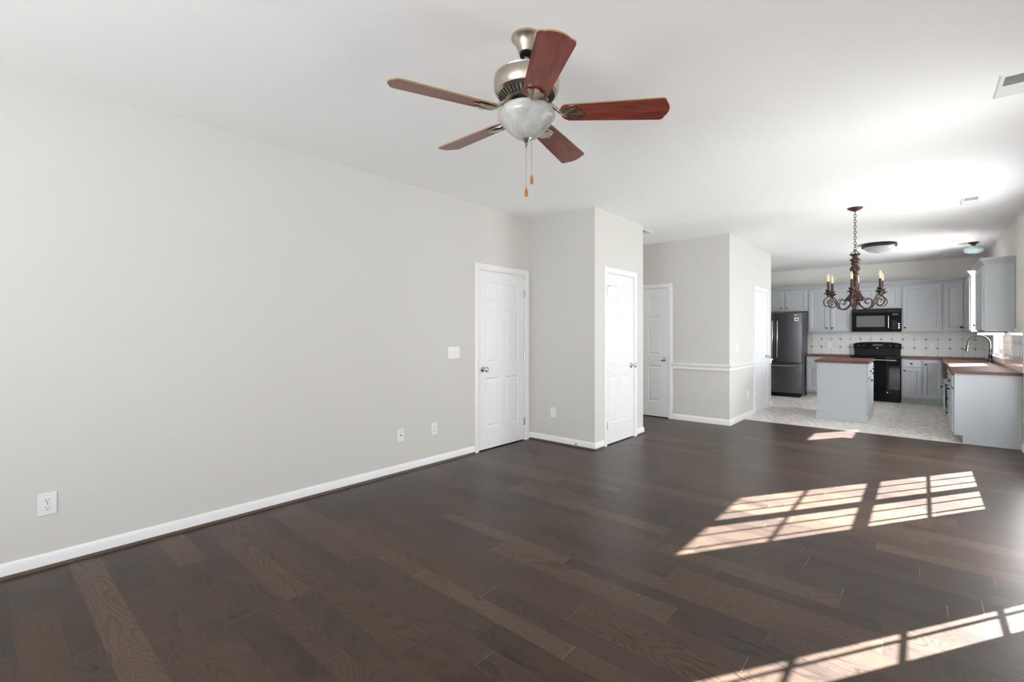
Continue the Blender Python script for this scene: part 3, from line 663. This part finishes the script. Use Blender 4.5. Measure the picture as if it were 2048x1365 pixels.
# ------------------------------------------------------------------ other ceiling lights
fl = thing('flush_ceiling_light', (-.517, 9.49, H), 'round flush ceiling light with dark rim and grey white diffuser over the island', 'ceiling light')
MB().lathe([(.190, 2.743), (.226, 2.741), (.230, 2.698), (.222, 2.686), (.206, 2.686), (.200, 2.70)][::-1], (-.517, 9.49, 0), 48).build('rim', M['dark_ring'], fl, smooth=True)
MB().lathe([(0, 2.598), (.06, 2.603), (.12, 2.620), (.17, 2.648), (.200, 2.678), (.206, 2.70), (0, 2.702)], (-.517, 9.49, 0), 48).build('diffuser', M['diffuser'], fl, smooth=True)
gl = thing('globe_ceiling_light', (.607, 10.3, H), 'small ceiling light with a clear pale aqua glass globe near the sink window', 'ceiling light')
MB().lathe([(0, 2.690), (.024, 2.690), (.028, 2.712), (.050, 2.722), (.062, 2.734), (.062, 2.743)], (.607, 10.3, 0), 32).build('canopy', M['rust'], gl, smooth=True)
MB().lathe([(.028, 2.690), (.030, 2.682), (.075, 2.668), (.110, 2.645), (.120, 2.622), (.108, 2.595), (.070, 2.574), (.03, 2.568), (.0, 2.568)][::-1], (.607, 10.3, 0), 40).build('glass_globe', M['aqua_glass'], gl, smooth=True)
MB().lathe([(0, 2.62), (.014, 2.622), (.018, 2.645), (.012, 2.68), (.011, 2.69)], (.607, 10.3, 0), 16).build('bulb', M['ivory'], gl, smooth=True)

# ------------------------------------------------------------------ kitchen
ZC = .872; ZB = ZC-.036; KICK = .095
def knob(parent, F, u, v, d):
    ax = Vector(F(u, v, 1))-Vector(F(u, v, 0))
    return MB().lathe([(.007, 0), (.005, .006), (.006, .012), (.015, .016), (.016, .021), (.010, .026), (0, .027)], F(u, v, d), 16, ax).build('knob', M['black_metal'], parent, smooth=True)
def front(parent, name, F, u0, u1, v0, v1, kn=None, bead=0, fr=.055, flat=False):
    th = .019
    prof = [(0, 0), (.005, -.004), (.009, -.006), (.012, -.008)]
    pan = [] if flat else [(u0+fr, u1-fr, v0+fr, v1-fr)]
    o = MB().slab(F, u0, u1, v0, v1, .0005, th, pan, prof, bead).build(name, M['cab'], parent, bevel=.0025 if not bead else 0)
    if kn: knob(o, F, kn[0], kn[1], th)
    return o
def cabinet(name, loc, label, cat='cabinet', group=None): return thing(name, loc, label, cat, group)
def body(r, x0, x1, y0, y1, z0, z1, kick=None, side='y'):
    mb = MB()
    if kick:
        mb.box(x0, x1, y0, y1, z0+KICK, z1)
        if side == 'y': mb.box(x0, x1, y0+.075, y1, z0, z0+KICK)
        else: mb.box(x0+.075, x1, y0, y1, z0, z0+KICK)
    else: mb.box(x0, x1, y0, y1, z0, z1)
    mb.build('cabinet_body', M['cab'], r, bevel=.0015, weld=False)
G = .003
uppers = []
# --- far wall uppers
YU = 11.87; FU = F_negy(YU)
r = cabinet('wall_cabinet', (-2.31, 12.0, 1.80), 'grey blue two door cabinet above the refrigerator'); uppers.append(r)
body(r, -2.76, -1.862, YU, Y6-G, 1.80, 2.262)
front(r, 'cabinet_door', FU, -2.735, -2.335, 1.83, 2.235, (-2.365, 1.875)); front(r, 'cabinet_door', FU, -2.285, -1.885, 1.83, 2.235, (-2.255, 1.875))
r = cabinet('wall_cabinet', (-1.47, 12.0, 1.345), 'grey blue two door wall cabinet between refrigerator and microwave'); uppers.append(r)
body(r, -1.858, -1.088, YU, Y6-G, 1.345, 2.262)
front(r, 'cabinet_door', FU, -1.835, -1.495, 1.37, 2.235, (-1.52, 1.43)); front(r, 'cabinet_door', FU, -1.445, -1.11, 1.37, 2.235, (-1.42, 1.43))
r = cabinet('wall_cabinet', (-.69, 12.0, 1.81), 'grey blue two door cabinet directly above the microwave'); uppers.append(r)
body(r, -1.084, -.304, YU, Y6-G, 1.81, 2.262)
front(r, 'cabinet_door', FU, -1.06, -.715, 1.835, 2.235, (-.745, 1.875)); front(r, 'cabinet_door', FU, -.675, -.33, 1.835, 2.235, (-.645, 1.875))
r = cabinet('wall_cabinet', (0, 12.0, 1.345), 'wide grey blue single door wall cabinet right of the microwave, knob at its lower left'); uppers.append(r)
body(r, -.300, .288, YU, Y6-G, 1.345, 2.262)
front(r, 'cabinet_door', FU, -.28, .262, 1.37, 2.235, (-.25, 1.43))
XU = .592
r = cabinet('wall_cabinet', (.6, 11.6, 1.345), 'grey blue corner wall cabinet with doors on two faces, left of the sink window'); uppers.append(r)
YN = 10.58
mb = MB().box(.292, XR-G, YU, Y6-G, 1.345, 2.262).box(XU, XR-G, YN, YU, 1.345, 2.262); mb.build('cabinet_body', M['cab'], r, weld=False, bevel=.0015)
front(r, 'cabinet_door', FU, .315, XU-.03, 1.37, 2.235, (XU-.06, 1.43)); front(r, 'cabinet_door', F_negx(XU), YN+.02, YU-.05, 1.37, 2.235, (YU-.09, 1.43))
CP2 = [(0, 2.250), (.006, 2.250), (.010, 2.268), (.024, 2.288), (.040, 2.304), (.044, 2.330), (.038, 2.330), (0, 2.264)]
CP2 = [(o+.0004, z) for o, z in CP2]
for par, pts in zip(uppers, ([(-1.8595, YU), (-2.76, YU)], [(-1.086, YU), (-1.8595, YU)], [(-.302, YU), (-1.086, YU)], [(.290, YU), (-.302, YU)], [(XR-G, YN), (XU, YN), (XU, YU), (.290, YU)])):
    MB().sweep(pts[::-1], CP2).build('crown_moulding', M['cab'], par, smooth=True)
# --- tall right hand upper cabinet
XT, YA, YB = .585, 8.32, 9.32; zt1 = 2.19
r = cabinet('wall_cabinet', (.72, 8.8, 1.338), 'grey blue wall cabinet nearest the camera on the right wall, plain side panel')
body(r, XT, XR-G, YA, YB, 1.338, zt1)
front(r, 'cabinet_door', F_negx(XT), YA+.025, YB-.025, 1.36, zt1-.02, (YB-.10, 1.43))
MB().sweep([(XR-G, YB), (XT, YB), (XT, YA), (XR-G, YA)][::-1], [(-o, z-2.250+zt1-.012) for o, z in CP2]).build('crown_moulding', M['cab'], r, smooth=True)
r = thing('under_cabinet_light', (.72, 8.9, 1.30), 'white lit strip light fixed under the right hand wall cabinet', 'light')
MB().box(.56, .80, YA+.14, YB-.1, 1.326, 1.3375).build('housing', M['black_matte'], r)
MB().box(.58, .78, YA+.2, YB-.12, 1.296, 1.326).build('diffuser', M['white_glow'], r, bevel=.004)

# --- backsplash
struct('trim_7', MB().box(-1.845, XR-G, Y6-.008, Y6-.0005, ZC+.0005, 1.345), M['tile_far'], 'cream tile backsplash with grey diamonds on the far wall', 'backsplash')
mb = MB(); F = F_negx(XR)
mb.box(7.70, W3[0]-.07, ZC+.0005, 1.322, .0005, .008, F).box(W3[0]-.07, W3[1]+.07, ZC+.0005, W3[2]-.085, .0005, .008, F).box(W3[1]+.07, Y6-.009, ZC+.0005, 1.322, .0005, .008, F)
struct('trim_8', mb, M['tile_right'], 'glossy cream tile backsplash with grey diamonds on the right wall', 'backsplash', weld=False)
struct('trim_9', MB().box(7.66, W3[0]-.07, 1.323, 1.385, .0005, .014, F).box(W3[1]+.07, YN+1.5, 1.323, 1.343, .0005, .014, F), M['tile_right'], 'tile cap row on the right wall', 'backsplash', weld=False, bevel=.003)

# --- base cabinets, far wall
YF = 11.585; FB = F_negy(YF); top = ZB-.001
r = cabinet('base_cabinet', (-1.68, 11.9, 0), 'grey blue base cabinet beside the refrigerator with a drawer over a beadboard door')
body(r, -1.845, -1.50, YF, Y6-.01, .003, top, True)
front(r, 'drawer', FB, -1.825, -1.52, .69, .81, (-1.672, .752), flat=True); front(r, 'cabinet_door', FB, -1.825, -1.52, .13, .66, (-1.55, .62), bead=.04)
r = cabinet('base_cabinet', (-1.3, 11.9, 0), 'grey blue base cabinet hidden mostly behind the island, left of the stove')
body(r, -1.497, -1.088, YF, Y6-.01, .003, top, True)
front(r, 'drawer', FB, -1.475, -1.11, .69, .81, (-1.29, .752), flat=True); front(r, 'cabinet_door', FB, -1.475, -1.11, .13, .66, (-1.44, .62), bead=.04)
r = cabinet('base_cabinet', (-.16, 11.9, 0), 'grey blue base cabinet right of the stove with a drawer over a beadboard door')
body(r, -.298, .0, YF, Y6-.01, .003, top, True)
front(r, 'drawer', FB, -.278, -.022, .69, .81, (-.15, .752), flat=True, ); front(r, 'cabinet_door', FB, -.278, -.022, .13, .66, (-.25, .62), bead=.035, fr=.04)
r = cabinet('base_cabinet', (.25, 11.9, 0), 'grey blue corner base cabinet with one tall beadboard door')
body(r, .003, XR-.01, YF, Y6-.01, .003, top, True)
front(r, 'cabinet_door', FB, .025, .262, .13, .81, (.05, .745), bead=.035, fr=.04)
# --- base cabinets, right run (front faces -x)
XF = .292; FR = F_negx(XF)
YE = 7.775
r = cabinet('base_cabinet', (.57, 8.1, 0), 'grey blue end base cabinet with a plain side panel facing the living room')
mb = MB().box(XF, XR-G, YE, 8.47, .003+KICK, top).box(XF+.075, XR-G, YE, 8.47, .003, .003+KICK); mb.build('cabinet_body', M['cab'], r, bevel=.0015, weld=False)
front(r, 'drawer', FR, YE+.025, 8.45, .665, .81, (8.17, .715), flat=True); front(r, 'cabinet_door', FR, YE+.025, 8.45, .125, .645, (8.33, .60), bead=.04)
r = cabinet('base_cabinet', (.57, 8.8, 0), 'grey blue base cabinet with four stacked drawers between end cabinet and sink')
body(r, XF, XR-G, 8.473, 9.30, .003, top, True, 'x')
for z0_, z1_ in ((.70, .81), (.52, .68), (.33, .50), (.125, .31)): front(r, 'drawer', FR, 8.495, 9.28, z0_, z1_, (8.89, (z0_+z1_)/2), flat=True)
r = cabinet('base_cabinet', (.57, 10.3, 0), 'grey blue sink base cabinet with two doors below the wooden apron')
body(r, XF, XR-G, 9.303, 11.50, .003, .60, True, 'x')
MB().box(XF+.03, XR-G, 9.303, 9.93, .601, top).build('filler_panel', M['cab'], r); MB().box(XF+.01, XR-G, 10.80, 11.50, .601, top).build('filler_panel', M['cab'], r)
front(r, 'cabinet_door', F_negx(XF-.02), 9.96, 10.36, .125, .49, (10.33, .45)); front(r, 'cabinet_door', F_negx(XF-.02), 10.38, 10.78, .125, .49, (10.41, .45))
# sink
r = thing('farmhouse_sink', (.5, 10.36, .5), 'reddish brown apron front sink set into the wooden worktop', 'sink')
SX0, SX1, SY0, SY1 = .252, .72, 9.94, 10.79
mb = MB().box(SX0, SX0+.025, SY0, SY1, .61, ZC-.012).box(SX1-.02, SX1, SY0, SY1, .64, ZC-.012).box(SX0+.025, SX1-.02, SY0, SY0+.02, .64, ZC-.012).box(SX0+.025, SX1-.02, SY1-.02, SY1, .64, ZC-.012).box(SX0+.025, SX1-.02, SY0+.02, SY1-.02, .62, .65)
M['copper'] = simple('reddish_brown_sink', (84, 45, 34), .45, .05, var=.15)
mb.build('basin', M['copper'], r, bevel=.004, weld=False)
MB().lathe([(.04, .650), (.04, .653), (.03, .652), (0, .651)], (.48, 10.36, 0), 24).build('drain', M['chrome'], r, smooth=True)
# worktops
def slabtop(name, parts, mat, label):
    mb = MB()
    for p in parts: mb.box(*p)
    o = mb.build(name, mat, bevel=.003, weld=False); tag(o, label, 'countertop'); return o
XO = .265; YO = 11.56
slabtop('countertop', [(-1.86, -1.088, YO, Y6-.0085, ZB, ZC)], M['block_x'], 'reddish butcher block worktop left of the stove')
# one L shaped worktop, notched for the sink
def grid_prism(xs, ys, cells, za, zb):
    mb = MB(); V = {}
    def v(i, j, z):
        if (i, j, z) not in V: V[i, j, z] = mb.bm.verts.new((xs[i], ys[j], z))
        return V[i, j, z]
    for (i, j) in cells:
        for z in (za, zb): mb.bm.faces.new([v(i, j, z), v(i+1, j, z), v(i+1, j+1, z), v(i, j+1, z)])
        for di, dj, e in ((-1, 0, ((i, j), (i, j+1))), (1, 0, ((i+1, j), (i+1, j+1))), (0, -1, ((i, j), (i+1, j))), (0, 1, ((i, j+1), (i+1, j+1)))):
            if (i+di, j+dj) not in cells: mb.bm.faces.new([v(*e[0], za), v(*e[1], za), v(*e[1], zb), v(*e[0], zb)])
    return mb
mb = grid_prism([-.298, XO, SX1+.002, XR-.0085], [7.745, SY0-.002, SY1+.002, YO, Y6-.0085], {(1, 0), (2, 0), (2, 1), (1, 2), (2, 2), (0, 3), (1, 3), (2, 3)}, ZB, ZC)
tag(mb.build('countertop', M['block_y'], bevel=.003), 'L shaped reddish butcher block worktop around the sink', 'countertop')
# faucet
fx, fy = .795, 10.36
r = thing('faucet', (fx, fy, ZC), 'dark gunmetal gooseneck pull down faucet behind the sink', 'faucet')
MB().lathe([(.034, ZC+.0005), (.034, ZC+.006), (.028, ZC+.012), (.026, ZC+.05), (.024, ZC+.10), (.018, ZC+.13), (.014, ZC+.15), (.0, ZC+.15)], (fx, fy, 0), 24).build('faucet_body', M['gunmetal'], r, smooth=True)
P_ = [(fx, fy, ZC+.14), (fx, fy, ZC+.28)]
for i in range(1, 13):
    a = PI*i/13; P_.append((fx-.125+.125*math.cos(a), fy, ZC+.28+.135*math.sin(a)))
P_.append((fx-.252, fy, ZC+.26))
MB().tube(P_, .0125, 12).build('gooseneck', M['gunmetal'], r, smooth=True)
MB().lathe([(0, 0), (.014, 0), (.016, .03), (.019, .085), (.022, .10), (.018, .105), (0, .105)], (fx-.252, fy, ZC+.265), 18, (-.12, 0, -1)).build('spray_head', M['gunmetal'], r, smooth=True)
MB().tube([(fx, fy-.02, ZC+.075), (fx, fy-.045, ZC+.085), (fx+.005, fy-.075, ZC+.13)], [.011, .008, .006], 10).build('lever_handle', M['gunmetal'], r, smooth=True)

# --- island
IX0, IX1, IY0, IY1 = -1.225, -.612, 8.60, 9.62
r = cabinet('kitchen_island', (-.92, 9.1, 0), 'pale grey blue island cabinet with a plain back panel facing the living room', 'kitchen island')
MB().box(IX0, IX1, IY0, IY1, .003, .873).build('cabinet_body', M['cab'], r, bevel=.0015)
MB().sweep([(IX0, IY1), (IX0, IY0), (IX1, IY0), (IX1, IY1)], [(-0, .003), (.014, .003), (.014, .115), (.008, .125), (-0, .125)], closed=False).build('plinth_trim', M['cab'], r)
MB().box(IX0, IX0+.03, IY0-.006, IY0-.0002, .125, .86).box(IX1-.03, IX1, IY0-.006, IY0-.0002, .125, .86).build('corner_batten', M['cab'], r, weld=False)
FI = F_posx(IX1)
front(r, 'drawer', FI, IY0+.03, IY0+.50, .66, .85, (IY0+.26, .755), flat=True); front(r, 'drawer', FI, IY0+.53, IY1-.03, .76, .85, (IY0+.76, .80), flat=True)
front(r, 'cabinet_door', FI, IY0+.03, IY0+.50, .15, .64, (IY0+.45, .60)); front(r, 'cabinet_door', FI, IY0+.53, IY1-.03, .15, .74, (IY0+.58, .70))
slabtop('countertop', [(IX0-.03, IX1+.03, IY0-.03, IY1+.03, .8735, .911)], M['block_x'], 'reddish brown butcher block top resting on the island')

# --- refrigerator
RX0, RX1, RYF = -2.775, -1.856, 11.15
r = thing('refrigerator', (-2.31, 11.5, 0), 'dark stainless french door refrigerator with bottom freezer drawer', 'refrigerator')
FF = F_negy(RYF)
MB().box(RX0+.004, RX1-.004, RYF+.062, 11.84, .03, 1.745).build('cabinet_shell', M['fridge_side'], r)
mid = -2.336
def curved(name, u0, u1, v0, v1):
    mb = MB(); n = 10; prev = None
    for i in range(n+1):
        u = u0+(u1-u0)*i/n; b_ = .014*(1-((u-(RX0+RX1)/2)/((RX1-RX0)/2))**2)
        cur = [mb.bm.verts.new(FF(u, v, d)) for v, d in ((v0, -.055), (v1, -.055), (v1, b_), (v0, b_))]
        if prev:
            for k in range(4): mb.bm.faces.new([prev[k], prev[(k+1) % 4], cur[(k+1) % 4], cur[k]])
        else: mb.bm.faces.new(cur)
        prev = cur
    mb.bm.faces.new(prev)
    return mb.build(name, M['steel'], r, smooth=True, bevel=.004)
dl = curved('fridge_door', RX0, mid-.003, .715, 1.745); dr = curved('fridge_door', mid+.003, RX1, .715, 1.745); dz = curved('freezer_drawer', RX0, RX1, .085, .695)
for d_, s_ in ((dl, -1), (dr, 1)):
    u = mid+s_*.045
    MB().tube([FF(u, .80, .012), FF(u, .82, .052), FF(u, 1.2, .066), FF(u, 1.58, .052), FF(u, 1.60, .012)], .013, 12).build('handle', M['steel_l'], d_, smooth=True)
MB().tube([FF(RX0+.09, .645, .012), FF(RX0+.10, .645, .05), FF(mid, .645, .068), FF(RX1-.10, .645, .05), FF(RX1-.09, .645, .012)], .014, 12).build('handle', M['steel_l'], dz, smooth=True)
MB().box(RX0+.02, RX1-.02, RYF+.0, RYF+.05, .02, .08).build('base_grille', M['black_matte'], r)
MB().box(RX0+.03, RX0+.09, RYF+.02, RYF+.1, .003, .03).box(RX1-.09, RX1-.03, RYF+.02, RYF+.1, .003, .03).build('foot', M['black_matte'], r, weld=False)
lg = MB().lathe([(.013, 0), (.013, .001), (0, .001)], FF(RX1-.118, 1.695, .0068), 20, (0, -1, 0)); lg.text('LG', FF, RX1-.080, 1.695, .0075, .030); lg.build('logo', M['sticker'], dr, weld=False)
st = MB().box(RX1-.125, RX1-.055, 1.575, 1.645, .0068, .0078, FF).build('sticker', M['sticker'], dr)
MB().lathe([(.020, 0), (.020, .0006), (.014, .0006), (.014, 0)], FF(RX1-.09, 1.608, .0078), 20, (0, -1, 0)).build('sticker_mark', M['fridge_side'], st)

# --- stove
SX, SXE, SYF = -1.078, -.308, 11.50; FS = F_negy(SYF)
r = thing('stove', (-.69, 11.8, 0), 'glossy black electric range with a raised control panel', 'stove')
MB().box(SX, SXE, SYF+.03, 12.17, .02, .865).build('oven_body', M['black'], r, bevel=.003)
MB().box(SX-.004, SXE+.004, SYF-.005, 12.10, .866, .888).build('cooktop', M['black_glass'], r, bevel=.005)
bu = MB()
for bx, by, br in ((-.87, 11.68, .10), (-.51, 11.68, .08), (-.87, 11.94, .075), (-.51, 11.94, .10)):
    bu.lathe([(br, .8885), (br, .8888), (br-.004, .8888), (br-.004, .8885)], (bx, by, 0), 40)
bu.build('burner_marks', M['screen'], r, weld=False)
od = MB().box(SX+.003, SXE-.003, .245, .855, -.028, .012, FS).build('oven_door', M['black_glass'], r, bevel=.004)
MB().box(SX+.10, SXE-.10, .42, .70, .0122, .0134, FS).build('oven_window', M['black_glass'], od)
MB().tube([FS(SX+.06, .805, .012), FS(SX+.06, .805, .05), FS(-.69, .808, .056), FS(SXE-.06, .805, .05), FS(SXE-.06, .805, .012)], .012, 10).build('handle', M['steel_l'], od, smooth=True)
sdr = MB().box(SX+.003, SXE-.003, .045, .236, -.028, .006, FS).build('storage_drawer', M['black'], r, bevel=.004)
MB().lathe([(.012, 0), (.012, .001), (0, .001)], FS(-.50, .19, .0065), 16, (0, -1, 0)).build('round_badge', M['chrome'], sdr)
MB().box(SX+.02, SXE-.02, SYF+.06, SYF+.10, .003, .02).build('foot', M['black_matte'], r)
MB().box(SX+.012, SXE-.012, 12.085, 12.15, .889, 1.0).build('riser', M['black_matte'], r)
n = 16; mb = MB(); prev = None; FP = F_negy(12.07)
for i in range(n+1):
    u = SX+(SXE-SX)*i/n; x = (i/n*2-1); zt_ = 1.118+.027*(1-abs(x)**2.6)-(.012 if i in (0, n) else 0)
    cur = [mb.bm.verts.new(FP(u, *q)) for q in ((1.002, -.11), (1.002, .0), (zt_-.008, -.02), (zt_, -.04), (zt_, -.11))]
    if prev:
        for k in range(5): mb.bm.faces.new([prev[k], prev[(k+1) % 5], cur[(k+1) % 5], cur[k]])
    else: mb.bm.faces.new(cur)
    prev = cur
mb.bm.faces.new(prev); cp = mb.build('control_panel', M['black'], r, smooth=True)
for u in (-.99, -.90, -.48, -.39):
    kb = MB().lathe([(.026, 0), (.024, .016), (.020, .020), (0, .020)], FP(u, 1.058, -.009), 20, (0, -1, .15)).build('burner_knob', M['black_matte'], cp, smooth=True)
    MB().box(u-.002, u+.002, 1.062, 1.082, .010, .0125, FP).build('pointer', M['sticker'], kb)
MB().box(-.76, -.60, 1.07, 1.098, -.014, -.0095, FP).build('clock_display', M['screen'], cp)
bt = MB()
for i in range(7): bt.box(-.79+i*.033, -.775+i*.033, 1.045, 1.052, -.008, -.0055, FP)
bt.build('button_row', M['screen'], cp, weld=False)
MB().lathe([(.010, 0), (.010, .001), (0, .001)], FP(-.685, 1.022, .0), 16, (0, -1, .1)).build('round_badge', M['chrome'], cp)

# --- microwave
MX0, MX1 = -1.080, -.308; FM = F_negy(11.80); z0, z1 = 1.352, 1.802
r = thing('microwave', (-.69, 12.0, 1.352), 'black over the range microwave under the short cabinet', 'microwave')
MB().box(MX0, MX1, 11.83, 12.19, z0, z1).build('case', M['mw_black'], r)
MB().box(MX0, MX1, z1-.075, z1, -.03, .004, FM).build('top_grille', M['black_matte'], r, bevel=.003)
gv = MB()
for i in range(5): gv.box(MX0+.02, MX1-.02, z1-.066+i*.012, z1-.061+i*.012, .003, .006, FM)
gv.build('grille_slats', M['black'], r, weld=False)
md = MB().box(MX0, -.475, z0+.006, z1-.078, -.03, .016, FM).build('door', M['mw_black'], r, bevel=.006)
MB().box(MX0+.075, -.555, z0+.095, z1-.135, .0162, .0175, FM).build('door_window', M['screen'], md)
MB().tube([FM(-.497, z0+.06, .015), FM(-.497, z0+.075, .042), FM(-.497, z1-.14, .042), FM(-.497, z1-.125, .015)], .009, 10).build('handle', M['steel_l'], md, smooth=True)
kp = MB().box(-.470, MX1, z0+.006, z1-.078, -.03, .012, FM).build('control_panel', M['mw_black'], r, bevel=.004)
MB().box(-.435, -.345, z1-.125, z1-.098, .0122, .0135, FM).build('display', M['screen'], kp)
ky = MB()
for i in range(5):
    for j in range(3): ky.box(-.440+j*.026, -.424+j*.026, z0+.06+i*.034, z0+.076+i*.034, .0122, .0135, FM)
ky.build('keypad', M['fridge_side'], kp, weld=False)
k2 = MB()
for i in range(3): k2.box(-.350, -.326, z0+.065+i*.04, z0+.083+i*.04, .0122, .0135, FM)
k2.build('keypad_keys', M['steel_l'], kp, weld=False)
